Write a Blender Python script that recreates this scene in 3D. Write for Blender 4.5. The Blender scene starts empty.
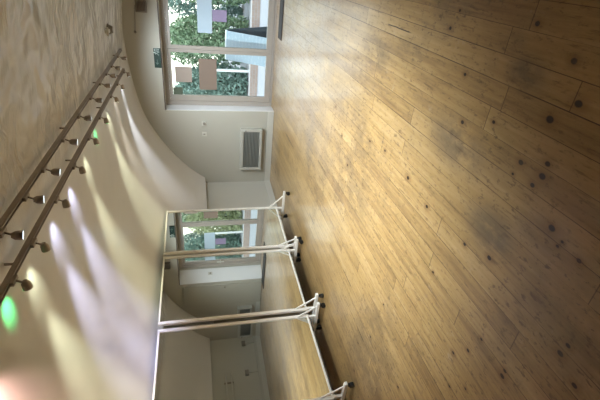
import bpy, bmesh, math, random
from mathutils import Vector, Matrix
random.seed(7)
C = bpy.context.scene.collection
PI = math.pi

# ------------------------------------------------------------------ materials
def newmat(name):
    m = bpy.data.materials.new(name); m.use_nodes = True
    nt = m.node_tree; nt.nodes.clear()
    o = nt.nodes.new('ShaderNodeOutputMaterial'); b = nt.nodes.new('ShaderNodeBsdfPrincipled')
    nt.links.new(b.outputs[0], o.inputs[0])
    return m, nt, b
def node(nt, typ, **kw):
    n = nt.nodes.new(typ)
    for k, v in kw.items(): setattr(n, k, v)
    return n
def setin(nt, sock, v):
    if isinstance(v, bpy.types.NodeSocket): nt.links.new(v, sock)
    else: sock.default_value = v
def math_(nt, op, a, b=0.0, c=0.0, clamp=False):
    n = node(nt, 'ShaderNodeMath', operation=op, use_clamp=clamp)
    for i, v in enumerate((a, b, c)): setin(nt, n.inputs[i], v)
    return n.outputs[0]
def mixc(nt, fac, a, b, typ='MIX'):
    n = node(nt, 'ShaderNodeMix', data_type='RGBA', blend_type=typ)
    setin(nt, n.inputs[0], fac); setin(nt, n.inputs[6], a); setin(nt, n.inputs[7], b)
    return n.outputs[2]
def comb(nt, x, y, z=0.0):
    n = node(nt, 'ShaderNodeCombineXYZ')
    for i, v in enumerate((x, y, z)): setin(nt, n.inputs[i], v)
    return n.outputs[0]
def noise(nt, vec, scale, detail=3.0, rough=.55):
    n = node(nt, 'ShaderNodeTexNoise'); setin(nt, n.inputs['Vector'], vec)
    n.inputs['Scale'].default_value = scale; n.inputs['Detail'].default_value = detail; n.inputs['Roughness'].default_value = rough
    return n.outputs[0]
def smooth(nt, v, lo, hi, a=0.0, b=1.0):
    n = node(nt, 'ShaderNodeMapRange', interpolation_type='SMOOTHSTEP')
    for i, x in enumerate((v, lo, hi, a, b)): setin(nt, n.inputs[i], x)
    return n.outputs[0]
def c4(c): return (c[0], c[1], c[2], 1.0)
def srgb(r, g, b):
    f = lambda v: (v/255/12.92) if v/255 <= .04045 else ((v/255+.055)/1.055)**2.4
    return (f(r), f(g), f(b))
def plain(name, col, rough=.6, metal=0.0, var=.08, scale=9.0, bump=0.0):
    m, nt, b = newmat(name)
    tc = node(nt, 'ShaderNodeTexCoord')
    n = noise(nt, tc.outputs['Object'], scale, 3)
    d = tuple(v*(1-var) for v in col); l = tuple(min(1, v*(1+var)) for v in col)
    setin(nt, b.inputs['Base Color'], mixc(nt, n, c4(d), c4(l)))
    b.inputs['Roughness'].default_value = rough; b.inputs['Metallic'].default_value = metal
    if bump:
        bp = node(nt, 'ShaderNodeBump'); bp.inputs['Strength'].default_value = bump; bp.inputs['Distance'].default_value = .01
        nt.links.new(n, bp.inputs['Height']); nt.links.new(bp.outputs[0], b.inputs['Normal'])
    return m
M = {}
M['paint'] = plain('wall_paint', (.47, .448, .375), .55, var=.03, scale=3)
M['dado'] = plain('dado_paint', (.53, .51, .44), .5, var=.03, scale=3)
M['trim'] = plain('trim_paint', (.58, .56, .49), .4, var=.03)
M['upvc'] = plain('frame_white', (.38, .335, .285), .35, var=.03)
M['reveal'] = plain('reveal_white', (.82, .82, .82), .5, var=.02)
M['steelwhite'] = plain('white_powder_coat', (.88, .84, .76), .35, var=.04)
M['black'] = plain('black_rubber', (.012, .011, .010), .5, var=.2)
M['darkmetal'] = plain('dark_bronze_metal', (.36, .31, .265), .38, metal=.6, var=.15)
M['darkgrille'] = plain('grey_grille', (.19, .19, .165), .5, var=.1)
M['cream'] = plain('cream_enamel', (.50, .485, .42), .4, var=.04)
M['plate'] = plain('switch_plastic', (.62, .60, .52), .35, var=.03)
M['greyplastic'] = plain('grey_plastic', (.27, .24, .20), .4, var=.08)
M['ventbrown'] = plain('brown_vent', (.23, .185, .14), .5, var=.1)
M['exitgreen'] = plain('exit_green', (.004, .03, .018), .4, var=.1)
M['exitwhite'] = plain('exit_white', (.62, .72, .64), .4, var=.05)
M['brownpaper'] = plain('brown_card', srgb(132, 114, 100), .8, var=.05)
M['palepaper'] = plain('pale_paper', srgb(178, 196, 208), .7, var=.04)
M['purplepaper'] = plain('purple_paper', srgb(146, 132, 160), .7, var=.12, scale=30)
M['faintpaper'] = plain('buff_paper', srgb(165, 150, 138), .8, var=.05)
M['darkpaper'] = plain('green_sticker', srgb(95, 104, 85), .7, var=.2, scale=30)
M['mat'] = plain('dark_floor_slab', (.05, .045, .04), .95, var=.3, scale=80, bump=.5)
M['paving'] = plain('paving', (.40, .38, .39), .85, var=.12, scale=6)
M['bark'] = plain('bark', (.09, .06, .04), .9, var=.3)
M['doorpanel'] = plain('panel_paint', (.45, .43, .36), .45, var=.03)
M['boardback'] = plain('board_slate', (.07, .085, .10), .6, var=.2)
M['brownstrip'] = plain('dark_brown_strip', (.08, .05, .035), .6, var=.2)

# mirror glass
m, nt, b = newmat('mirror_silver'); b.inputs['Metallic'].default_value = 1; b.inputs['Roughness'].default_value = .0
b.inputs['Base Color'].default_value = (.74, .76, .72, 1); M['mirror'] = m
# clear glass (thin pane)
m, nt, b = newmat('window_glass'); nt.nodes.remove(b)
tr = node(nt, 'ShaderNodeBsdfTransparent'); gl = node(nt, 'ShaderNodeBsdfGlossy'); gl.inputs['Roughness'].default_value = .02
fr = node(nt, 'ShaderNodeFresnel'); fr.inputs[0].default_value = 1.25
mx = node(nt, 'ShaderNodeMixShader'); nt.links.new(fr.outputs[0], mx.inputs[0]); nt.links.new(tr.outputs[0], mx.inputs[1]); nt.links.new(gl.outputs[0], mx.inputs[2])
tr.inputs[0].default_value = (.95, .99, .98, 1)
nt.links.new(mx.outputs[0], [n for n in nt.nodes if n.type == 'OUTPUT_MATERIAL'][0].inputs[0]); M['glass'] = m

# vault lining: satin sheet, crumpled near the crown
m, nt, b = newmat('vault_lining')
geo = node(nt, 'ShaderNodeNewGeometry'); sp = node(nt, 'ShaderNodeSeparateXYZ'); nt.links.new(geo.outputs['Position'], sp.inputs[0])
x, y, z = sp.outputs
crown = math_(nt, 'MULTIPLY', smooth(nt, x, -1.75, -1.15), smooth(nt, x, -.2, .3, 1.0, 0.0))
warp = noise(nt, comb(nt, x, y), 1.3, 3)
v1 = comb(nt, math_(nt, 'MULTIPLY', x, .7), math_(nt, 'ADD', math_(nt, 'MULTIPLY', y, 2.6), math_(nt, 'MULTIPLY', warp, 1.8)))
n1 = noise(nt, v1, 2.4, 3, .55)
v2 = comb(nt, math_(nt, 'MULTIPLY', x, 1.5), math_(nt, 'MULTIPLY', y, 1.1))
n2 = noise(nt, v2, 1.5, 2, .5)
patch = smooth(nt, noise(nt, comb(nt, math_(nt, 'ADD', x, 3.0), y), 1.1, 1), .35, .62, .15, 1.0)
rid = math_(nt, 'ABSOLUTE', math_(nt, 'SUBTRACT', n1, .5))
hgt = math_(nt, 'ADD', math_(nt, 'MULTIPLY', math_(nt, 'MULTIPLY', rid, math_(nt, 'MULTIPLY', crown, patch)), -.085), math_(nt, 'ADD', math_(nt, 'MULTIPLY', math_(nt, 'MULTIPLY', n2, crown), .16), math_(nt, 'MULTIPLY', n2, .010)))
bp = node(nt, 'ShaderNodeBump'); bp.inputs['Strength'].default_value = 1.0; bp.inputs['Distance'].default_value = 1.0
nt.links.new(hgt, bp.inputs['Height']); nt.links.new(bp.outputs[0], b.inputs['Normal'])
setin(nt, b.inputs['Base Color'], mixc(nt, n2, (.71, .68, .635, 1), (.77, .74, .69, 1)))
b.inputs['Roughness'].default_value = .38; M['lining'] = m; b.inputs['Roughness'].default_value = .20

# pine floor
KN = [(-.17,2.26,.6),(-.27,2.31,.8),(-.15,1.65,.9),(-.25,1.39,.9),(-.39,1.29,1.1),(-.49,1.39,1.2),(-.47,2.05,.7),(-.71,1.95,.8),(-.62,1.71,.7),(-.72,1.45,.9),(-.66,1.31,.9),(-.72,1.31,1.1),(-.78,1.34,.8),(-.79,1.47,.5),(-.89,1.16,1.2),(-.94,1.1,.5),(-.91,1.09,.5),(-.93,.99,.7),(-1.25,1.41,.9),(-1.31,1.61,.7),(-1.67,1.79,.6),(-1.68,1.25,.6),(-1.83,1.3,.7),(-1.96,1.39,.7),(-1.68,1.05,.7),(-1.72,1.05,.9),(-2.05,1.21,.6),(-2.18,1.32,.6),(-1.33,.87,1.0),(-1.27,.86,.8),(-1.39,.76,.8),(-1.26,2.79,.8),(-1.74,3.51,.8),(-1.54,3.79,.8),(-1.28,2.36,1.0),(-1.31,3.1,.7),(-1.33,2.05,.9),(-2.88,2.32,.6),(-3.18,2.51,.8),(-3.53,2.46,1.0),(-2.41,2.25,.6),(-2.81,1.76,.7)]
m, nt, b = newmat('pine_floorboards')
geo = node(nt, 'ShaderNodeNewGeometry'); sp = node(nt, 'ShaderNodeSeparateXYZ'); nt.links.new(geo.outputs['Position'], sp.inputs[0])
x, y, z = sp.outputs
W = .1245
bx_ = math_(nt, 'DIVIDE', math_(nt, 'ADD', x, .183 + 60*W), W)
bi = math_(nt, 'FLOOR', bx_); bf = math_(nt, 'SUBTRACT', bx_, bi)
wn = node(nt, 'ShaderNodeTexWhiteNoise', noise_dimensions='1D'); nt.links.new(bi, wn.inputs['W']); r1 = wn.outputs[0]
yy = math_(nt, 'DIVIDE', math_(nt, 'ADD', y, math_(nt, 'MULTIPLY', r1, 9.0)), 2.3)
yi = math_(nt, 'FLOOR', yy); yf = math_(nt, 'SUBTRACT', yy, yi)
wn2 = node(nt, 'ShaderNodeTexWhiteNoise', noise_dimensions='2D'); nt.links.new(comb(nt, bi, yi), wn2.inputs['Vector']); r2 = wn2.outputs[0]
wn3 = node(nt, 'ShaderNodeTexWhiteNoise', noise_dimensions='2D'); nt.links.new(comb(nt, math_(nt, 'ADD', bi, 77.0), yi), wn3.inputs['Vector']); r3 = wn3.outputs[0]
gv = comb(nt, math_(nt, 'MULTIPLY', x, 16.0), math_(nt, 'ADD', math_(nt, 'MULTIPLY', y, .9), math_(nt, 'MULTIPLY', r2, 50.0)), r2)
g1 = noise(nt, gv, 2.2, 5, .65)
gv2 = comb(nt, math_(nt, 'MULTIPLY', x, 5.0), math_(nt, 'ADD', math_(nt, 'MULTIPLY', y, .7), math_(nt, 'MULTIPLY', r2, 31.0)), r3)
g2 = noise(nt, gv2, 2.0, 3, .5)
ramp = node(nt, 'ShaderNodeValToRGB'); nt.links.new(math_(nt, 'ADD', math_(nt, 'MULTIPLY', g1, .52), math_(nt, 'ADD', math_(nt, 'MULTIPLY', g2, .33), math_(nt, 'MULTIPLY', r2, .15))), ramp.inputs[0])
e = ramp.color_ramp.elements
e[0].position = .28; e[0].color = (.19, .105, .042, 1); e[1].position = .72; e[1].color = (.49, .325, .145, 1)
e2 = ramp.color_ramp.elements.new(.5); e2.color = (.375, .232, .086, 1)
col = ramp.outputs[0]
# grey worn traffic smudges and dark scuffs, with door glare painted in
cxy = comb(nt, x, y)
w1 = noise(nt, cxy, .75, 4, .6); w2 = noise(nt, comb(nt, math_(nt, 'MULTIPLY', x, 1.6), math_(nt, 'ADD', y, 13.0)), 3.2, 5, .7)
def blob(cx, cy, rx, ry, s):
    dx = math_(nt, 'DIVIDE', math_(nt, 'SUBTRACT', x, cx), rx); dy = math_(nt, 'DIVIDE', math_(nt, 'SUBTRACT', y, cy), ry)
    d = math_(nt, 'SQRT', math_(nt, 'ADD', math_(nt, 'MULTIPLY', dx, dx), math_(nt, 'MULTIPLY', dy, dy)))
    return math_(nt, 'MULTIPLY', smooth(nt, math_(nt, 'ADD', d, math_(nt, 'MULTIPLY', w2, 1.2)), .9, 1.9, 1.0, 0.0), s)
worn = None
for a in [(-.36,1.62,.10,.14,.9),(-.26,1.76,.07,.10,.6),(-.84,1.95,.16,.35,.8),(-1.12,1.47,.16,.24,.8),(-.95,1.2,.10,.18,.6),(-1.18,3.85,.35,.7,.5),(-.61,3.3,.12,.35,.7),(-1.06,.91,.10,.16,.6),(-.48,2.74,.1,.2,.6),(-1.6,5.2,.6,.9,.5),(-.9,4.9,.4,.8,.6),(-1.9,3.2,.25,.5,.5)]:
    v = blob(*a); worn = v if worn is None else math_(nt, 'MAXIMUM', worn, v)
worn = math_(nt, 'MAXIMUM', worn, math_(nt, 'MULTIPLY', smooth(nt, w1, .47, .66), .65))
worn = math_(nt, 'MULTIPLY', worn, smooth(nt, w2, .30, .62))
col = mixc(nt, math_(nt, 'MULTIPLY', worn, .88), col, (.10, .072, .046, 1))
pale = math_(nt, 'MULTIPLY', smooth(nt, noise(nt, comb(nt, math_(nt, 'ADD', x, 5.0), math_(nt, 'MULTIPLY', y, .8)), 5.5, 6, .75), .60, .74), .35)
col = mixc(nt, pale, col, (.50, .41, .30, 1))
door_glare = math_(nt, 'MULTIPLY', math_(nt, 'MULTIPLY', smooth(nt, y, 3.0, 6.2), smooth(nt, x, -2.7, -1.7)), smooth(nt, w2, .36, .6, .35, .75))  # pale fade towards the door: window glare mixed into the board colour
col = mixc(nt, door_glare, col, (.43, .35, .28, 1))
sv = noise(nt, comb(nt, math_(nt, 'MULTIPLY', x, 2.2), y), 17.0, 4, .7)
col = mixc(nt, math_(nt, 'MULTIPLY', smooth(nt, sv, .53, .68), math_(nt, 'ADD', .42, math_(nt, 'MULTIPLY', smooth(nt, w1, .40, .62), .5))), col, (.12, .07, .032, 1))
sl = noise(nt, comb(nt, math_(nt, 'MULTIPLY', x, 9.0), math_(nt, 'ADD', y, 40.0)), 4.0, 4, .7)
col = mixc(nt, smooth(nt, sl, .56, .70, 0.0, .65), col, (.13, .07, .030, 1))
# knots
kd = None
for (kx, ky, s) in KN:
    dx = math_(nt, 'SUBTRACT', x, kx); dy = math_(nt, 'MULTIPLY', math_(nt, 'SUBTRACT', y, ky), .75)
    d = math_(nt, 'DIVIDE', math_(nt, 'SQRT', math_(nt, 'ADD', math_(nt, 'MULTIPLY', dx, dx), math_(nt, 'MULTIPLY', dy, dy))), .0112*s)
    kd = d if kd is None else math_(nt, 'MINIMUM', kd, d)
# random small knots elsewhere
vo = node(nt, 'ShaderNodeTexVoronoi'); nt.links.new(comb(nt, math_(nt, 'MULTIPLY', x, 3.2), math_(nt, 'MULTIPLY', y, 1.9)), vo.inputs['Vector']); vo.inputs['Scale'].default_value = 1.0
vs = node(nt, 'ShaderNodeSeparateColor'); nt.links.new(vo.outputs['Color'], vs.inputs[0])
rk = math_(nt, 'ADD', math_(nt, 'DIVIDE', vo.outputs['Distance'], .028), math_(nt, 'MULTIPLY', math_(nt, 'LESS_THAN', vs.outputs[0], .72), 50.0))
rk = math_(nt, 'ADD', rk, math_(nt, 'MULTIPLY', math_(nt, 'LESS_THAN', y, 2.6), 50.0))
kd = math_(nt, 'MINIMUM', kd, rk)
kdn = math_(nt, 'ADD', kd, math_(nt, 'MULTIPLY', math_(nt, 'SUBTRACT', w2, .5), .8))
col = mixc(nt, smooth(nt, kdn, 1.0, 4.5, .45, 0.0), col, (.15, .065, .022, 1))
col = mixc(nt, smooth(nt, kdn, .85, 1.35, .97, 0.0), col, (.018, .006, .004, 1))
# gaps
edge = math_(nt, 'MINIMUM', bf, math_(nt, 'SUBTRACT', 1.0, bf))
gapw = math_(nt, 'ADD', .006, math_(nt, 'MULTIPLY', r1, .020))
gap = math_(nt, 'LESS_THAN', edge, gapw)
gapn = smooth(nt, noise(nt, comb(nt, math_(nt, 'MULTIPLY', bi, 3.7), math_(nt, 'MULTIPLY', y, .8)), 1.6, 2), .36, .60, .25, .95)
jnt = math_(nt, 'LESS_THAN', math_(nt, 'MINIMUM', yf, math_(nt, 'SUBTRACT', 1.0, yf)), .0011)
gapa = math_(nt, 'MAXIMUM', math_(nt, 'MULTIPLY', gap, gapn), math_(nt, 'MULTIPLY', jnt, .7))
col = mixc(nt, gapa, col, (.055, .024, .010, 1))
for (cx, y0, y1, cw) in [(-2.57, 5.75, 6.5, .011), (-2.80, 2.88, 3.18, .007), (-.372, 2.75, 3.2, .006), (-3.05, 2.4, 2.62, .006), (-3.0, 4.3, 4.6, .008), (-2.15, 4.1, 4.5, .006)]:
    wob = math_(nt, 'MULTIPLY', math_(nt, 'SUBTRACT', w2, .5), .02)
    near = smooth(nt, math_(nt, 'ABSOLUTE', math_(nt, 'ADD', math_(nt, 'SUBTRACT', x, cx), wob)), cw*.4, cw, .9, 0.0)
    mid = smooth(nt, math_(nt, 'ABSOLUTE', math_(nt, 'SUBTRACT', y, (y0+y1)/2)), (y1-y0)*.35, (y1-y0)*.5, 1.0, 0.0)
    col = mixc(nt, math_(nt, 'MULTIPLY', near, mid), col, (.03, .014, .008, 1))
nt.links.new(col, b.inputs['Base Color'])
setin(nt, b.inputs['Roughness'], math_(nt, 'ADD', .27, math_(nt, 'ADD', math_(nt, 'MULTIPLY', g1, .10), math_(nt, 'MULTIPLY', worn, .18))))
bp = node(nt, 'ShaderNodeBump'); bp.inputs['Strength'].default_value = .25; bp.inputs['Distance'].default_value = .003
nt.links.new(math_(nt, 'SUBTRACT', math_(nt, 'MULTIPLY', g1, .6), gapa), bp.inputs['Height']); nt.links.new(bp.outputs[0], b.inputs['Normal'])
b.inputs['Coat Weight'].default_value = .5; b.inputs['Specular IOR Level'].default_value = .3; b.inputs['Coat Roughness'].default_value = .17; b.inputs['Coat IOR'].default_value = 1.5; M['floor'] = m

# leaves
def leafmat(name, a, b_):
    m, nt, b = newmat(name); geo = node(nt, 'ShaderNodeNewGeometry')
    nz = noise(nt, geo.outputs['Position'], 5.0, 3)
    ri = geo.outputs['Random Per Island']
    setin(nt, b.inputs['Base Color'], mixc(nt, math_(nt, 'MULTIPLY', math_(nt, 'ADD', nz, ri), .5), c4(a), c4(b_)))
    b.inputs['Roughness'].default_value = .5
    return m
M['leaf'] = leafmat('leaves_green', (.12, .20, .11), (.32, .42, .26))
M['leafteal'] = leafmat('leaves_blue_green', (.12, .20, .165), (.28, .39, .33))
M['leafyellow'] = leafmat('leaves_yellow_green', (.22, .27, .11), (.52, .54, .33))
# brick
m, nt, b = newmat('kerb_brick'); tc = node(nt, 'ShaderNodeTexCoord'); br = node(nt, 'ShaderNodeTexBrick')
mp = node(nt, 'ShaderNodeMapping'); mp.inputs['Rotation'].default_value = (PI/2, 0, 0); nt.links.new(tc.outputs['Object'], mp.inputs[0]); nt.links.new(mp.outputs[0], br.inputs[0])
br.inputs['Color1'].default_value = (.43, .31, .26, 1); br.inputs['Color2'].default_value = (.48, .35, .30, 1); br.inputs['Mortar'].default_value = (.45, .40, .37, 1); br.inputs['Scale'].default_value = 4
nt.links.new(br.outputs[0], b.inputs['Base Color']); b.inputs['Roughness'].default_value = .85; M['brick'] = m
# notice board face: white sheet with faint bluish handwriting marks
m, nt, b = newmat('board_face'); tc = node(nt, 'ShaderNodeTexCoord'); s2 = node(nt, 'ShaderNodeSeparateXYZ'); nt.links.new(tc.outputs['Object'], s2.inputs[0])
nz = noise(nt, comb(nt, math_(nt, 'MULTIPLY', s2.outputs[0], 22.0), math_(nt, 'MULTIPLY', s2.outputs[2], 34.0)), 1.0, 4, .7)
lines = math_(nt, 'MULTIPLY', smooth(nt, math_(nt, 'SINE', math_(nt, 'MULTIPLY', s2.outputs[2], 95.0)), -.2, .5), smooth(nt, nz, .48, .60))
setin(nt, b.inputs['Base Color'], mixc(nt, math_(nt, 'MULTIPLY', lines, .6), (.44, .52, .60, 1), (.66, .68, .72, 1))); b.inputs['Roughness'].default_value = .5; M['boardface'] = m

def emis(name, col, s):
    m, nt, b = newmat(name); b.inputs['Base Color'].default_value = (.8, .8, .8, 1)
    b.inputs['Emission Color'].default_value = c4(col); b.inputs['Emission Strength'].default_value = s
    return m

# ------------------------------------------------------------------ mesh helpers
class MB:
    def __init__(s): s.bm = bmesh.new()
    def box(s, c, d, rot=None, bev=0.0):
        mt = Matrix.Translation(Vector(c)) @ (rot.to_4x4() if rot else Matrix.Identity(4)) @ Matrix.Diagonal((d[0], d[1], d[2], 1))
        r = bmesh.ops.create_cube(s.bm, size=1, matrix=mt)
        if bev:
            es = list({e for v in r['verts'] for e in v.link_edges})
            bmesh.ops.bevel(s.bm, geom=es, offset=bev, segments=2, affect='EDGES', profile=.5)
        return s
    def span(s, a, b, bev=0.0):
        return s.box([(a[i]+b[i])/2 for i in range(3)], [abs(b[i]-a[i]) for i in range(3)], bev=bev)
    def bar(s, a, b, w, h, up=(0, 0, 1), bev=0.0):
        a, b = Vector(a), Vector(b); y = (b-a).normalized(); x = y.cross(Vector(up)).normalized(); z = x.cross(y)
        R = Matrix((x, y, z)).transposed()
        return s.box((a+b)/2, (w, (b-a).length, h), R, bev)
    def cyl(s, a, b, r, r2=None, seg=16):
        a, b = Vector(a), Vector(b); d = b-a; q = d.to_track_quat('Z', 'Y').to_matrix().to_4x4()
        bmesh.ops.create_cone(s.bm, cap_ends=True, segments=seg, radius1=r, radius2=r if r2 is None else r2, depth=d.length, matrix=Matrix.Translation((a+b)/2) @ q)
        return s
    def sph(s, c, r, sc=(1, 1, 1)):
        bmesh.ops.create_uvsphere(s.bm, u_segments=16, v_segments=10, radius=r, matrix=Matrix.Translation(Vector(c)) @ Matrix.Diagonal((sc[0], sc[1], sc[2], 1)))
        return s
    def prism(s, front, back):
        f = [s.bm.verts.new(p) for p in front]; g = [s.bm.verts.new(p) for p in back]; n = len(f)
        s.bm.faces.new(f); s.bm.faces.new(g[::-1])
        for i in range(n): s.bm.faces.new((f[i], g[i], g[(i+1) % n], f[(i+1) % n]))
        return s
    def build(s, name, mat, parent=None, smooth_=False, loc=(0, 0, 0)):
        bmesh.ops.recalc_face_normals(s.bm, faces=s.bm.faces)
        if loc != (0, 0, 0): bmesh.ops.translate(s.bm, verts=s.bm.verts, vec=-Vector(loc))
        me = bpy.data.meshes.new(name); s.bm.to_mesh(me); s.bm.free(); me.materials.append(mat)
        if smooth_:
            for p in me.polygons: p.use_smooth = True
            try: me.set_sharp_from_angle(angle=math.radians(40))
            except Exception: pass
        o = bpy.data.objects.new(name, me); C.objects.link(o); o.location = loc
        if parent: o.parent = parent
        return o
def tag(o, label=None, cat=None, group=None, kind=None):
    if label: o['label'] = label
    if cat: o['category'] = cat
    if group: o['group'] = group
    if kind: o['kind'] = kind
    return o
def thing(name, label, cat, loc=(0, 0, 0), rotz=0, group=None):
    o = bpy.data.objects.new(name, None); C.objects.link(o); o.empty_display_size = .1
    o.location = loc; o.rotation_euler = (0, 0, rotz)
    return tag(o, label, cat, group)
def copy_tree(o, parent=None):
    c = o.copy(); C.objects.link(c)
    if parent: c.parent = parent
    for ch in list(o.children): copy_tree(ch, c)
    return c
def S(o): return tag(o, kind='structure')

# ------------------------------------------------------------------ room shell
XL, XR, D, DF, YB = -4.12, 1.40, 7.616, 7.956, -5.0
XC = -1.35
PROF = [(0, 2.57), (.39, 2.55), (.85, 2.487), (1.31, 2.375), (1.72, 2.18), (2.1, 1.92), (2.39, 1.66), (2.57, 1.45), (2.655, 1.33)]
PROFW = [(0, 2.575), (.39, 2.56), (.85, 2.52), (1.31, 2.455), (1.72, 2.36), (2.1, 2.23), (2.39, 2.08), (2.60, 1.94), (2.80, 1.70), (2.90, 1.33)]
def curve(x, P):
    a = abs(x-XC)
    for i in range(len(P)-1):
        if a <= P[i+1][0]:
            x0, z0 = P[i]; x1, z1 = P[i+1]
            zm = P[i-1][1] if i else P[1][1]; xm = P[i-1][0] if i else -P[1][0]
            zp, xp = (P[i+2][1], P[i+2][0]) if i+2 < len(P) else (2*z1-z0, 2*x1-x0)
            t = (a-x0)/(x1-x0); m0 = (z1-zm)/(x1-xm)*(x1-x0); m1 = (zp-z0)/(xp-x0)*(x1-x0)
            return (2*t**3-3*t*t+1)*z0+(t**3-2*t*t+t)*m0+(-2*t**3+3*t*t)*z1+(t**3-t*t)*m1
    return P[-1][1]
def xl(y): return XL-.25*(1-max(0, min(1, (y-4.0)/(D-4.0))))
def xr(y): return XR+.25*(1-max(0, min(1, (y-4.0)/(D-4.0))))
def taper(y):                       # the lining is drawn in towards the end wall
    t = min(1, max(0, (y-4.0)/(D-4.0))); return t*t*(1.6-.6*t)
def vault(x, y=None):
    if y is None: return curve(x, PROF)
    s = taper(y); return curve(x, PROFW)*(1-s)+curve(x, PROF)*s
S(MB().span((XL-.5, YB-.25, -.15), (XR+.5, DF+.10, 0)).build('floor', M['floor']))
def strip(f, off0, off1, z0, z1, y1=None):
    """a wall or moulding that follows the side wall line f(y), between two offsets"""
    ys = [YB, 4.0, D if y1 is None else y1]
    pl = [(f(q)+off0, q) for q in ys]+[(f(q)+off1, q) for q in reversed(ys)]
    return MB().prism([(a, b, z0) for a, b in pl], [(a, b, z1) for a, b in pl])
S(strip(xl, -.2, 0, 0, 1.33).build('wall_left', M['dado']))
S(strip(xr, .2, 0, 0, 1.33).build('wall_right', M['dado']))
# ceiling: swept vault with thickness
mb = MB(); N = 72
def ring_at(y):
    s = taper(y); out = [(xl(y)+.02, 1.345)]
    for i in range(N+1):
        a = math.sin((-1+2*i/N)*PI/2); xe, xw = a*2.655, a*2.90
        out.append((XC+xe*s+xw*(1-s), curve(XC+xe, PROF)*s+curve(XC+xw, PROFW)*(1-s)))
    return out + [(xr(y)-.02, 1.345)]
ring = ring_at(0)
NY = 60
vin = []; vout = []
for j in range(NY+1):
    yq = YB + (D-YB)*j/NY
    vin.append([mb.bm.verts.new((px, yq, pz)) for px, pz in ring_at(yq)])
    vout.append([mb.bm.verts.new((px+(px-XC)*.05, yq, pz+.12)) for px, pz in ring_at(yq)])
n = len(ring)
for j in range(NY):
    for i in range(n-1):
        mb.bm.faces.new((vin[j][i], vin[j][i+1], vin[j+1][i+1], vin[j+1][i]))
        mb.bm.faces.new((vout[j][i], vout[j+1][i], vout[j+1][i+1], vout[j][i+1]))
    for i in (0, n-1):
        q = (vin[j][i], vin[j+1][i], vout[j+1][i], vout[j][i]); mb.bm.faces.new(q if i == 0 else q[::-1])
for j in (0, NY):
    for i in range(n-1): mb.bm.faces.new((vin[j][i], vout[j][i], vout[j][i+1], vin[j][i+1]))
S(mb.build('ceiling', M['lining'], smooth_=True))
S(strip(xl, 0, .035, 1.325, 1.352).build('trim_1', M['trim']))
S(strip(xr, -.035, 0, 1.325, 1.352).build('trim_2', M['trim']))
# end wall with the door opening (right reveal splayed)
XA, XBF, XBB, ZS, YO = -2.60, -.20, -.45, 2.0, DF+.08
def col_prism(mb, f0, f1, b0, b1, zlo, steps):
    xs = [f0+(f1-f0)*i/steps for i in range(steps+1)]; xb = [b0+(b1-b0)*i/steps for i in range(steps+1)]
    top = lambda q: (vault(q)+.05) if abs(q-XC) < 2.655 else 1.40
    fr = [(xs[0], D, zlo), (xs[-1], D, zlo)] + [(q, D, top(q)) for q in reversed(xs)]
    bk = [(xb[0], YO, zlo), (xb[-1], YO, zlo)] + [(xb[k], YO, top(xs[k])) for k in range(steps, -1, -1)]
    mb.prism(fr, bk)
mb = MB()
col_prism(mb, XL-.2, XA, XL-.2, XA, 0, 24)
col_prism(mb, XA, XBF, XA, XBB, ZS, 24)
col_prism(mb, XBF, XR+.2, XBB, XR+.2, 0, 24)
bmesh.ops.remove_doubles(mb.bm, verts=mb.bm.verts, dist=1e-5)
S(mb.build('wall_front', M['paint']))
col = MB(); xs = [XL-.45+(XR+.9-XL)*i/40 for i in range(41)]
top = lambda q: (vault(q, YB)+.05) if abs(q-XC) < 2.90 else 1.40
col.prism([(xs[0], YB, 0), (xs[-1], YB, 0)]+[(q, YB, top(q)) for q in reversed(xs)], [(xs[0], YB-.2, 0), (xs[-1], YB-.2, 0)]+[(q, YB-.2, top(q)) for q in reversed(xs)])
S(col.build('wall_back', M['paint']))
# reveal linings (white boards)
mb = MB(); mb.prism([(XA, D+.002, 0), (XA+.006, D+.002, 0), (XA+.006, D+.002, ZS), (XA, D+.002, ZS)], [(XA, DF-.04, 0), (XA+.006, DF-.04, 0), (XA+.006, DF-.04, ZS), (XA, DF-.04, ZS)])
S(mb.build('trim_3', M['reveal']))
mb = MB(); k = (DF-.04-D)/(YO-D); xr2 = XBF+(XBB-XBF)*k
mb.prism([(XBF-.008, D+.002, 0), (XBF, D+.002, 0), (XBF, D+.002, ZS), (XBF-.008, D+.002, ZS)], [(xr2-.008, DF-.04, 0), (xr2, DF-.04, 0), (xr2, DF-.04, ZS), (xr2-.008, DF-.04, ZS)])
S(mb.build('trim_4', M['reveal']))
# thin dark brown strip along the lintel edge
S(MB().span((XA, D-.004, ZS-.004), (XBF, D+.006, ZS+.012)).build('trim_5', M['brownstrip']))
# baseboards
S(MB().span((XL+.018, D-.018, 0), (XA, D, .115), bev=.004).build('baseboard_front', M['trim']))
S(MB().span((.64, D-.018, 0), (XR-.018, D, .115), bev=.004).build('baseboard_front_right', M['trim']))
S(strip(xl, 0, .018, 0, .115).build('baseboard_left', M['trim']))
S(strip(xr, -.018, 0, 0, .115).build('baseboard_right', M['trim']))

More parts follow.
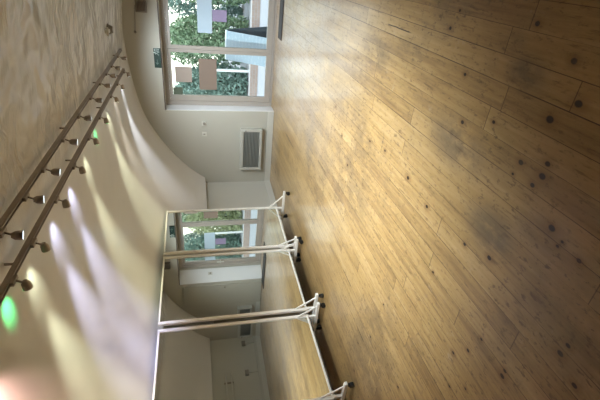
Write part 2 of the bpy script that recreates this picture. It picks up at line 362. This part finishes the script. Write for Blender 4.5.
# glazed double door in the opening
door = thing('door_1', None, None, (-1.53, DF, 0)); S(door)
L = (-1.53, DF, 0)
def part(mb, name, mat, parent, loc, **k):
    """mesh given in world coordinates, stored relative to loc (parent unrotated)"""
    o = mb.build(name, mat, None, loc=loc, **k); o.parent = parent; o.location = (0, 0, 0); return o
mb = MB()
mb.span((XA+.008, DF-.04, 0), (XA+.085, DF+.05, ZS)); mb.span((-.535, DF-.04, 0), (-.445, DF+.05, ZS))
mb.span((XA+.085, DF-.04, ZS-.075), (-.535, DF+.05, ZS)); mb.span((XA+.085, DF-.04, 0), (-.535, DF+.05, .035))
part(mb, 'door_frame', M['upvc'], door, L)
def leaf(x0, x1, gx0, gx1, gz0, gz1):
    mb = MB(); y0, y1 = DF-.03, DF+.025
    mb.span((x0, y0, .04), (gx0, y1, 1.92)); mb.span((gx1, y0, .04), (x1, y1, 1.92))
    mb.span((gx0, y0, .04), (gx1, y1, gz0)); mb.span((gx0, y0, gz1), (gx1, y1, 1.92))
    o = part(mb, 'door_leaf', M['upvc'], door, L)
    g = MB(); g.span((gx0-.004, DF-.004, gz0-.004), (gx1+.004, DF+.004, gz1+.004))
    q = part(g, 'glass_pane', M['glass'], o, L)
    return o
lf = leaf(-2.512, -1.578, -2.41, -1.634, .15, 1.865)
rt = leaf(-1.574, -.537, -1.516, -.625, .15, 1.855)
h = MB(); h.span((-.60, DF-.045, .93), (-.565, DF-.03, 1.10), bev=.004); h.cyl((-.582, DF-.03, 1.02), (-.582, DF-.085, 1.02), .008); h.cyl((-.582, DF-.08, 1.02), (-.70, DF-.08, 1.02), .009)
part(h, 'door_handle', M['plate'], rt, L)

# painted flush door folded beside the opening (seen in the mirrors)
d2 = thing('door_2', None, None, (.25, D-.02, 0)); S(d2); L2 = (.25, D-.02, 0)
part(MB().span((-.12, D-.035, .01), (.62, D-.001, 1.92), bev=.004), 'door_leaf', M['doorpanel'], d2, L2)
part(MB().cyl((-.07, D-.035, .93), (-.07, D-.075, .93), .009).sph((-.07, D-.085, .93), .02), 'door_knob', M['darkmetal'], d2, L2, smooth_=True)

# ------------------------------------------------------------------ things on the end wall
def heater(x0, x1, z0, z1, label):
    cx = (x0+x1)/2; t = thing('wall_heater', label, 'heater', (cx, D, z0)); L = (cx, D, z0)
    mb = MB(); y0 = D-.10
    mb.span((x0, y0, z0), (x0+.055, D, z1), bev=.006); mb.span((x1-.055, y0, z0), (x1, D, z1), bev=.006)
    mb.span((x0+.055, y0, z1-.06), (x1-.055, D, z1), bev=.006); mb.span((x0+.055, y0, z0), (x1-.055, D, z0+.05), bev=.006)
    mb.span((x0+.05, D-.02, z0+.04), (x1-.05, D-.001, z1-.05))
    part(mb, 'casing', M['cream'], t, L)
    g = MB(); nsl = 11; zz0, zz1 = z0+.05, z1-.06
    for i in range(nsl):
        zc = zz0+(zz1-zz0)*(i+.5)/nsl
        g.box((cx, y0+.028, zc), (x1-x0-.11, .030, (zz1-zz0)/nsl*.62), Matrix.Rotation(math.radians(-28), 3, 'X'))
    g.span((x0+.055, y0+.045, zz0), (x1-.055, y0+.055, zz1))
    part(g, 'grille', M['darkgrille'], t, L)
    kn = MB().cyl((x1-.03, y0, z1-.10), (x1-.03, y0-.018, z1-.10), .014)
    part(kn, 'control_knob', M['greyplastic'], t, L)
    return t
heater(-3.80, -2.93, .22, .645, 'cream wall heater with grey grille, on the end wall between glazed door and mirrors')
heater(.75, 1.30, .22, .60, 'short grey-fronted wall heater seen only as a reflection in the nearest mirrors')

def switch(x, z, label, kind):
    t = thing('wall_switch' if kind else 'wall_thermostat', label, 'switch' if kind else 'thermostat', (x, D, z)); L = (x, D, z)
    part(MB().span((x-.043, D-.012, z-.043), (x+.043, D+.001, z+.043), bev=.004), 'plate', M['plate'], t, L)
    if kind: part(MB().span((x-.012, D-.020, z-.02), (x+.012, D-.012, z+.02), bev=.003), 'rocker', M['greyplastic'], t, L)
    else: part(MB().cyl((x, D-.012, z), (x, D-.035, z), .026, .021, 20), 'dial', M['greyplastic'], t, L)
    return t
switch(-2.85, 1.325, 'small square thermostat with grey dial, beside the glazed door', 0)
switch(-3.06, 1.325, 'small square light switch on the end wall, left of the thermostat', 1)

# switch on the right reveal of the door (seen in the mirror)
kx = .45; yS = D+(YO-D)*kx; xS = XBF+(XBB-XBF)*kx-.008; ang = math.atan2(XBB-XBF, YO-D)
t = thing('door_entry_switch', 'small door release plate on the white door reveal, seen in the mirror', 'switch', (xS, yS, 1.27), -ang)
MB().span((-.012, -.035, -.05), (0, .035, .05), bev=.003).build('plate', M['plate'], t)
MB().cyl((-.012, 0, .0), (-.028, 0, .0), .018).build('button', M['greyplastic'], t)

# exit sign at the lintel: pictogram and arrow on dark green
ex0, ex1, ez0, ez1 = -1.84, -1.52, 2.014, 2.124
t = thing('exit_sign', 'dark green exit sign with running figure and arrow above the glazed door', 'sign', ((ex0+ex1)/2, D, ez0)); L = ((ex0+ex1)/2, D, ez0)
part(MB().span((ex0, D-.03, ez0), (ex1, D, ez1), bev=.004), 'sign_board', M['exitgreen'], t, L)
p = MB(); yF = D-.0315; ox, oz = -1.60, ez0+.015
p.cyl((ox+.012, yF-.001, oz+.083), (ox+.012, yF+.002, oz+.083), .010)
for a, b_ in [((.004, .07), (-.004, .042)), ((-.004, .042), (.022, .028)), ((.022, .028), (.014, .004)), ((-.004, .042), (-.016, .022)), ((-.016, .022), (-.036, .018)), ((.002, .066), (.026, .052)), ((.002, .066), (-.022, .058))]:
    p.bar((ox+a[0], yF, oz+a[1]), (ox+b_[0], yF, oz+b_[1]), .004, .010, up=(0, 1, 0))
part(p, 'running_figure', M['exitwhite'], t, L)
p = MB(); p.span((-1.565, yF-.001, ez0+.02), (-1.558, yF+.002, ez1-.015)); p.span((-1.535, yF-.001, ez0+.02), (-1.528, yF+.002, ez1-.015)); p.span((-1.565, yF-.001, ez1-.022), (-1.528, yF+.002, ez1-.015))
part(p, 'doorway_symbol', M['exitwhite'], t, L)
p = MB(); p.bar((-1.78, yF, ez0+.06), (-1.70, yF, ez0+.06), .003, .012, up=(0, 1, 0)); p.bar((-1.78, yF, ez0+.06), (-1.755, yF, ez0+.085), .003, .010, up=(0, 1, 0)); p.bar((-1.78, yF, ez0+.06), (-1.755, yF, ez0+.035), .003, .010, up=(0, 1, 0))
part(p, 'arrow', plain('exit_arrow_dim', (.20, .30, .25), .5), t, L)

# brown louvred box high on the end wall, with a cable and small sensor
vx0, vx1, vz0, vz1 = -.975, -.79, 2.17, 2.34
t = thing('louvre_box', 'brown louvred box high on the end wall above the glazed door', 'vent', ((vx0+vx1)/2, D, vz0)); L = ((vx0+vx1)/2, D, vz0)
mb = MB().span((vx0, D-.05, vz0), (vx0+.02, D, vz1)).span((vx1-.02, D-.05, vz0), (vx1, D, vz1)).span((vx0+.02, D-.05, vz1-.02), (vx1-.02, D, vz1)).span((vx0+.02, D-.05, vz0), (vx1-.02, D, vz0+.02)).span((vx0+.01, D-.012, vz0+.01), (vx1-.01, D, vz1-.01))
part(mb, 'case', M['ventbrown'], t, L)
g = MB()
for i in range(6): g.box(((vx0+vx1)/2, D-.035, vz0+.032+i*.0215), (vx1-vx0-.04, .026, .006), Matrix.Rotation(math.radians(-35), 3, 'X'))
part(g, 'louvres', M['darkmetal'], t, L)
t = thing('cable_sensor', 'little round sensor on the end wall, on a thin cable from the louvred box', 'sensor', (-1.285, D, 2.385)); L = (-1.285, D, 2.385)
part(MB().cyl((-1.285, D, 2.385), (-1.285, D-.035, 2.385), .024, .016).sph((-1.285, D-.037, 2.385), .014), 'sensor_head', M['greyplastic'], t, L, smooth_=True)
part(MB().cyl((-1.27, D-.006, 2.384), (-.88, D-.006, 2.35), .005, seg=8).cyl((-.88, D-.006, 2.35), (-.88, D-.006, 2.338), .005, seg=8), 'cable', M['greyplastic'], t, L)

# round detector on the lining
dx, dy = -1.04, 6.25; dz = vault(dx, dy)
t = thing('ceiling_detector', 'round grey detector with white bracket on the ceiling beyond the rails', 'detector', (dx, dy, dz)); L = (dx, dy, dz)
part(MB().cyl((dx, dy, dz+.01), (dx, dy, dz-.022), .075).cyl((dx, dy, dz-.022), (dx, dy, dz-.07), .062, .042, 24), 'housing', M['greyplastic'], t, L, smooth_=True)
part(MB().span((dx-.02, dy-.20, dz-.045), (dx+.02, dy-.075, dz+.005), bev=.004).span((dx-.055, dy-.20, dz-.045), (dx+.055, dy-.18, dz-.02), bev=.004), 'bracket', M['trim'], t, L)

# ------------------------------------------------------------------ notices on the glass and a dark floor slab
def notice(x0, x1, z0, z1, y, mat, name, label, cat):
    cx = (x0+x1)/2
    return tag(MB().span((x0, y-.0015, z0), (x1, y+.0015, z1)).build(name, mat, loc=(cx, y, z0)), label, cat)
YG = DF-.0065
notice(-2.30, -1.735, 1.065, 1.385, YG, M['brownpaper'], 'brown_notice', 'large brown card stuck on the left door pane', 'notice')
notice(-2.17, -1.89, 1.515, 1.81, YG, M['faintpaper'], 'buff_notice', 'faint buff paper high on the left door pane', 'notice')
notice(-2.405, -2.27, 1.69, 1.86, YG, M['darkpaper'], 'corner_sticker', 'small dark green sticker in the top corner of the left door pane', 'sticker')
notice(-1.29, -.63, 1.135, 1.385, YG, M['palepaper'], 'pale_banner', 'wide pale blue-white paper across the right door pane', 'notice')
notice(-1.09, -.90, .88, 1.13, YG, M['purplepaper'], 'purple_notice', 'small purple paper below the pale banner on the right door pane', 'notice')
tag(MB().span((-1.24, 7.30, .0005), (-.15, 7.58, .018), bev=.006).build('slab', M['mat'], loc=(-.7, 7.4, 0)), 'thin dark slab on the boards before the glazed door', 'slab')  # low dark slab lying on the boards at the door

# ------------------------------------------------------------------ mirrors on castors
ZB, ZT = .20, 1.97
def castor(px, py, a):
    """fork and twin wheel under point (px,py), local coordinates"""
    ca, sa = math.cos(a), math.sin(a)
    mb = MB(); off = .018
    wx, wy = px-ca*off, py-sa*off
    for s in (-1, 1):
        c = Vector((wx-sa*.011*s, wy+ca*.011*s, .027)); ax = Vector((-sa, ca, 0))*.008
        mb.cyl(c-ax, c+ax, .027, seg=18)
    mb.cyl((wx-sa*.022, wy+ca*.022, .027), (wx+sa*.022, wy-ca*.022, .027), .006, seg=8)
    mb.box((px-ca*.006, py-sa*.006, .055), (.034, .03, .022), Matrix.Rotation(a, 3, 'Z'), .004)
    mb.cyl((px, py, .06), (px, py, .078), .007, seg=8)
    return mb
def mirror(mid, th, w, label, fronts=(.22, .22), backs=(.25, .25), lean=0.0):
    # local: x = out of the glass, y = along the glass (positive = towards the end wall)
    root = thing('rolling_mirror', label, 'mirror', (mid[0], mid[1], 0), -th, 'wheeled dance mirrors along the left wall')
    hw, s = w/2, .040
    for sg in (1, -1): MB().span((-.016, sg*hw-sg*s, ZB), (.016, sg*hw, ZT), bev=.003).build('frame_stile', M['steelwhite'], root)
    MB().span((-.016, -hw+s, ZT-.020), (.016, hw-s, ZT), bev=.003).build('top_rail', M['steelwhite'], root)
    MB().span((-.016, -hw+s, ZB), (.016, hw-s, ZB+.020), bev=.003).build('bottom_rail', M['steelwhite'], root)
    MB().span((-.006, -hw+s-.003, ZB+.017), (.004, hw-s+.003, ZT-.017)).build('mirror_glass', M['mirror'], root)
    MB().span((-.014, -hw+s-.002, ZB+.016), (-.007, hw-s+.002, ZT-.016)).build('backing_board', M['greyplastic'], root)
    for i, sg in enumerate((1, -1)):
        yf = sg*(hw-.03); fx, bk = fronts[i], backs[i]
        ft = MB().span((-bk, yf-.020, .078), (fx, yf+.020, .112), bev=.004)
        ft.span((-.014, yf-.014, .10), (.014, yf+.014, ZB+.01))
        f = ft.build('foot', M['steelwhite'], root)
        a = random.uniform(-.5, .5)
        castor(fx-.03, yf, a).build('castor', M['black'], f); castor(-bk+.03, yf, PI+a*.6).build('castor', M['black'], f)
        MB().bar((fx*.72, yf, .11), (.012, yf, .34), .020, .012, up=(0, 1, 0)).bar((-bk*.72, yf, .11), (-.012, yf, .34), .020, .012, up=(0, 1, 0)).build('brace', M['steelwhite'], root)
    return root
mirror((-3.676, 5.295), math.radians(2.9), 1.04, 'white-framed mirror on castors, farthest of the row, reflecting the glazed door', (.33, .16), (.22, .24))
mirror((-3.747, 4.148), math.radians(2.0), 1.195, 'white-framed wheeled mirror, middle of the row, reflecting the white door reveal', (.20, .24), (.24, .30))
mirror((-3.815, 2.94), math.radians(.5), 1.15, 'white-framed wheeled mirror nearest the camera, reflecting the side wall', (.22, .20), (.26, .24))

# ------------------------------------------------------------------ lighting rails and spotlights
R1 = (-1.41, 2.515); R2 = (-1.68, 2.497)
def rail(x, z, y0, y1, label):
    t = thing('lighting_rail', label, 'lighting rail', (x, y1, z), 0, 'ceiling lighting rails'); L = (x, y1, z)
    mb = MB().span((x-.015, y0, z-.004), (x+.015, y1, z+.018), bev=.003).span((x-.015, y0, z-.019), (x-.007, y1, z-.004)).span((x+.007, y0, z-.019), (x+.015, y1, z-.004))
    part(mb, 'track', M['darkmetal'], t, L)
    part(MB().span((x-.018, y1-.004, z-.022), (x+.018, y1+.02, z+.02), bev=.003), 'end_cap', M['greyplastic'], t, L)
    y = y1-.35
    while y > y0:
        part(MB().cyl((x, y, z+.015), (x, y, vault(x, y)+.02), .008, seg=8), 'hanger', M['darkmetal'], t, L); y -= 1.4
rail(R1[0], R1[1], -1.0, 6.78, 'dark lighting rail on the ceiling, the one farther from the left wall')
rail(R2[0], R2[1], -1.0, 6.72, 'dark lighting rail on the ceiling, the one nearer the left wall')

WHITE = (.80, .88, 1.0); LAV = (.62, .66, 1.0); YEL = (.94, 1.0, .72); GREEN = (.06, 1.0, .30); PINK = (1.0, .60, .56); WARM = (1.0, .95, .84); NEUTRAL = (.78, .90, 1.0)
LENS = {}
def spot(rx, rz, y, az, el, colr, power, label, size=58, group='spotlights on the ceiling rails', spill=0):
    """az: aim direction in plan (PI = -X), el: elevation"""
    t = thing('track_spotlight', label, 'spotlight', (rx, y, rz-.019), 0, group)
    MB().box((0, 0, -.009), (.026, .075, .022), bev=.004).build('adapter', M['darkmetal'], t)
    sx = -.022 if math.cos(az) < 0 else .0
    piv = Vector((sx, 0, -.062))
    MB().cyl((0, 0, -.018), piv, .006, seg=10).sph(piv, .009).build('arm', M['darkmetal'], t, smooth_=True)
    a = Vector((math.cos(az)*math.cos(el), math.sin(az)*math.cos(el), math.sin(el)))
    head = MB(); c = piv + a*.010
    head.cyl(c-a*.026, c-a*.008, .013, .024, 20).cyl(c-a*.008, c+a*.028, .024, .027, 20)
    hd = head.build('lamp_head', M['darkmetal'], t, smooth_=True)
    key = tuple(round(v, 2) for v in colr)
    if key not in LENS: LENS[key] = emis('lens_%d' % len(LENS), colr, 4.0)
    MB().cyl(c+a*.027, c+a*.030, .023, seg=20).build('lens', LENS[key], hd)
    def lamp(nm, pw, sz, d):
        ld = bpy.data.lights.new(nm, 'SPOT'); ld.energy = pw; ld.color = colr; ld.spot_size = math.radians(sz); ld.spot_blend = 1.0; ld.shadow_soft_size = .018
        lo = bpy.data.objects.new(nm, ld); C.objects.link(lo); lo.parent = t
        lo.location = c+a*.045; lo.rotation_euler = d.to_track_quat('-Z', 'Y').to_euler()
    lamp('beam', power, size, a)
    if spill: lamp('spill', spill, 50, Vector((-.70, 0, .71)) if colr is GREEN else Vector((-.92, 0, .40)))
    return t
ORD = ['nearest the glazed door', 'second', 'third', 'fourth', 'fifth', 'sixth', 'seventh', 'eighth', 'ninth', 'tenth']
row2 = [(6.60, WHITE, 130, 'pale white beam'), (5.95, WARM, 60, 'faint beam'), (5.40, YEL, 130, 'pale yellow beam'), (4.65, GREEN, 25, 'small green beam'), (4.07, YEL, 120, 'yellow beam'), (3.45, LAV, 190, 'white-lilac beam'), (2.90, LAV, 190, 'lilac-white beam'), (2.37, YEL, 140, 'warm yellow beam'), (2.02, GREEN, 42, 'bright green beam'), (1.50, PINK, 105, 'pink beam, added out of view for the corner glow')]  # the pink one is an added, unseen spotlight that tints the view's corner
for i, (y, cl, pw, what) in enumerate(row2):
    pos = 'spotlight nearest the door on the inner rail' if i == 0 else '%s spotlight from the door on the inner rail' % ORD[i]
    g = cl is GREEN
    spot(R2[0], R2[1], y, PI, math.radians(-6), cl, pw*(.05 if g else .95), pos+', casting a '+what, size=90 if cl is PINK else 36, spill=pw*(.17 if g else .055))
row1 = [6.37, 5.81, 5.42, 5.00, 4.47, 3.93, 3.39, 2.86, 2.48, 2.10]
for i, y in enumerate(row1):
    pos = 'spotlight nearest the door on the outer rail' if i == 0 else '%s spotlight from the door on the outer rail' % ORD[i]
    spot(R1[0], R1[1], y, math.radians((105 if i < 6 else 128)+8*math.sin(i*2.1)), math.radians(-60 if i < 6 else -71), NEUTRAL, 92 if i < 6 else 230, pos+', turned away down the room', size=125 if i < 6 else 96)

# ------------------------------------------------------------------ right wall details (seen in the nearest mirror)
def socket(y, label):
    W_ = xr(y); t = thing('wall_socket', label, 'socket', (W_, y, .17)); L = (W_, y, .17)
    part(MB().span((W_-.035, y-.075, .42), (W_, y+.075, .51), bev=.005), 'socket_box', M['greyplastic'], t, L)
    part(MB().cyl((W_-.012, y, .425), (W_-.012, y, .185), .011, seg=10), 'drop_conduit', M['cream'], t, L)
socket(7.40, 'wall socket by the heater, with drop conduit, seen in the near mirror')
socket(6.55, 'wall socket below the double rail, with drop conduit, seen in the near mirror')
tag(MB().cyl((xr(7.52)-.012, 7.52, .175), (xr(4)-.012, 4.0, .175), .011, seg=10).cyl((xr(4)-.012, 4.0, .175), (xr(3)-.012, 3.0, .175), .011, seg=10).build('conduit', M['cream'], loc=(XR, 5, .175)), 'thin cream conduit low along the side wall, seen in the near mirror', 'conduit')
t = thing('wall_rail', 'pale double rail fixed along the side wall, seen in the near mirror', 'rail', (XR, 5.0, .87)); L = (XR, 5.0, .87)
for z in (.99, .86): part(MB().cyl((xr(6.53)-.10, 6.53, z), (xr(4.05)-.10, 4.05, z), .018, seg=14), 'bar', M['trim'], t, L, smooth_=True)
for y in (6.35, 5.3, 4.3):
    W_ = xr(y); part(MB().span((W_-.012, y-.02, .81), (W_+.004, y+.02, 1.04)).span((W_-.10, y-.008, .985), (W_-.01, y+.008, .995)).span((W_-.10, y-.008, .855), (W_-.01, y+.008, .865)), 'bracket', M['darkmetal'], t, L)

# ------------------------------------------------------------------ outside
S(MB().span((-16, DF+.101, -.25), (14, 26, -.04)).build('ground_outside', M['paving']))
tag(MB().span((-9.0, 10.25, -.04), (9.0, 10.45, .15)).build('brick_kerb', M['brick'], loc=(-2, 10.35, -.04)), 'low pinkish brick kerb before the shrubs outside the glazed door', 'kerb')
def shrub(x, y, rx, ry, hgt, n, mat, label):
    t = thing('shrub', label, 'shrub', (x, y, -.04), 0, 'shrubs outside the glazed door')
    rnd = random.Random(int(x*100)+int(hgt*37)); mb = MB()
    for i in range(int(n*1.5)):
        u = rnd.uniform(0, 2*PI); v = rnd.uniform(-.80, 1); r = rnd.uniform(.72, 1.0)+.14*math.sin(u*5+v*7)
        q = math.sqrt(max(0, 1-min(1, abs(v))**2.6))
        c = Vector((math.cos(u)*q*r*rx, math.sin(u)*q*r*ry, hgt*(.40+.57*v*min(1.05, r+.08))))
        if c.z < .02: c.z = rnd.uniform(.03, .3)
        s = rnd.uniform(.030, .064); d = Vector((rnd.gauss(0, 1), rnd.gauss(0, 1)-.5, rnd.gauss(0, 1))).normalized()
        e1 = d.orthogonal().normalized(); e1 = (Matrix.Rotation(rnd.uniform(0, 6.28), 3, d) @ e1); e2 = d.cross(e1)
        vs = [mb.bm.verts.new(c+e1*s*1.25), mb.bm.verts.new(c+e2*s*.5+d*s*.15), mb.bm.verts.new(c-e1*s*1.25), mb.bm.verts.new(c-e2*s*.5+d*s*.15)]
        mb.bm.faces.new(vs)
    mb.build('foliage', mat, t)
    st = MB()
    for k in range(5):
        a = k*1.26; st.cyl((math.cos(a)*.05, math.sin(a)*.05, .0), (math.cos(a)*rx*.5, math.sin(a)*ry*.5, hgt*.75), .022, .008, 8)
    st.build('stems', M['bark'], t)
shrub(-4.75, 12.6, .54, .46, 1.45, 2600, M['leafyellow'], 'yellow-green shrub outside, at the left edge of the left door pane')
shrub(-3.42, 12.4, .54, .46, 1.95, 3400, M['leafteal'], 'blue-green shrub outside, behind the brown card on the door')
shrub(-2.06, 12.4, .54, .46, 2.15, 3400, M['leaf'], 'dense green shrub outside, behind the bar between the door panes')
shrub(-.70, 12.4, .54, .46, 2.25, 3400, M['leaf'], 'green shrub outside, behind the pale banner on the door')
shrub(.66, 12.4, .54, .46, 2.2, 2800, M['leafteal'], 'green shrub outside at the right, seen through the mirrored door pane')
shrub(2.0, 12.4, .54, .46, 2.0, 2400, M['leafyellow'], 'pale green shrub outside, farthest right in the mirrored door pane')
shrub(3.36, 12.4, .54, .46, 2.2, 2800, M['leafteal'], 'teal green shrub outside, seen only in the far mirror, first from the bar')
shrub(4.72, 12.4, .54, .46, 2.1, 2600, M['leaf'], 'mid green shrub outside, seen only in the far mirror, second from the bar')
shrub(6.08, 12.5, .54, .46, 2.2, 2400, M['leafteal'], 'teal green shrub outside, seen only at the far mirror’s lower edge')
for i, (x, hh, lb) in enumerate([(3.0, 2.7, 'tall back row shrub outside, seen only in the far mirror by its top edge'), (4.5, 2.6, 'tall back row shrub outside, seen only in the middle of the far mirror'), (6.0, 2.7, 'tall back row shrub outside, seen only in the lower far mirror'), (7.5, 2.7, 'tall back row shrub outside, seen only in the middle mirror'), (-6.0, 2.3, 'tall hazy shrub of the back row, farthest left outside the glazed door'), (-4.1, 2.2, 'tall hazy shrub of the back row, outside behind the buff paper'), (-2.7, 2.5, 'tall hazy shrub of the back row, outside left of the door bar'), (-1.3, 2.6, 'tall hazy shrub of the back row, outside right of the door bar'), (.1, 2.6, 'tall hazy shrub of the back row, outside right of the purple paper'), (1.5, 2.5, 'tall hazy shrub of the back row, outside at the far right')]):
    shrub(x, 14.0, .55, .46, hh, 2600, M['leafteal' if i % 2 else 'leaf'], lb)
# white posts
def post(x, y, z1, label):
    t = thing('white_post', label, 'post', (x, y, -.04)); L = (x, y, -.04)
    part(MB().cyl((x, y, -.04), (x, y, z1), .032, seg=14), 'shaft', M['reveal'], t, L, smooth_=True)
    part(MB().sph((x, y, z1), .036, (1, 1, .6)), 'cap', M['reveal'], t, L, smooth_=True)
post(-2.62, 10.8, .95, 'white post outside, left of the pavement sign, below the brown card')
post(1.05, 10.6, 1.0, 'white post outside, seen in the far mirror beyond the right door pane')
# A-frame pavement sign
t = thing('pavement_sign', 'white A-frame pavement sign with blue writing outside the glazed door', 'sign', (-1.655, 8.95, -.04), math.radians(-13))
hb = .86; wv = .60
for s, mt, nm in ((-1, 'boardface', 'front_panel'), (1, 'boardback', 'rear_panel')):
    f = [(-wv/2, s*.30, 0), (wv/2, s*.30, 0), (wv/2, s*.02, hb), (-wv/2, s*.02, hb)]
    b_ = [(q[0], q[1]+s*.016, q[2]) for q in f]
    MB().prism(f, b_).build(nm, M[mt], t)
MB().cyl((-wv/2, 0, hb), (wv/2, 0, hb), .02).build('hinge', M['reveal'], t)

# ------------------------------------------------------------------ world, camera
w = bpy.data.worlds.new('sky'); bpy.context.scene.world = w; w.use_nodes = True
nt = w.node_tree; bg = nt.nodes['Background']
tc = node(nt, 'ShaderNodeTexCoord'); sx = node(nt, 'ShaderNodeSeparateXYZ'); nt.links.new(tc.outputs['Generated'], sx.inputs[0])
f = smooth(nt, sx.outputs[2], -.05, .7)
nt.links.new(mixc(nt, f, (1.0, .96, .86, 1), (.72, .86, 1.0, 1)), bg.inputs[0]); bg.inputs[1].default_value = 3.2

cam = bpy.data.cameras.new('camera'); co = bpy.data.objects.new('camera', cam); C.objects.link(co)
yaw, pitch, roll, F = 0.5452217690702804, 0.23779564810446743, -0.036683361120755494, 412.0
fw = Vector((-math.sin(yaw)*math.cos(pitch), math.cos(yaw)*math.cos(pitch), -math.sin(pitch)))
r = Vector((math.cos(yaw), math.sin(yaw), 0)); u = r.cross(fw)
r2 = r*math.cos(roll)+u*math.sin(roll); u2 = -r*math.sin(roll)+u*math.cos(roll)
co.matrix_world = Matrix.Translation((0, 0, 1.45)) @ Matrix((-u2, r2, -fw)).transposed().to_4x4()
cam.sensor_fit = 'HORIZONTAL'; cam.sensor_width = 36; cam.lens = F/600*36; cam.clip_start = .02
sc = bpy.context.scene; sc.camera = co
sc.view_settings.view_transform = 'Standard'; sc.view_settings.look = 'None'; sc.view_settings.gamma = 1; sc.view_settings.exposure = 0.08
sc.view_settings.use_curve_mapping = False
try:
    sc.cycles.max_bounces = 10; sc.cycles.diffuse_bounces = 6; sc.cycles.glossy_bounces = 6; sc.cycles.transparent_max_bounces = 12
    sc.cycles.use_denoising = True; sc.cycles.sample_clamp_indirect = 6.0
except Exception: pass
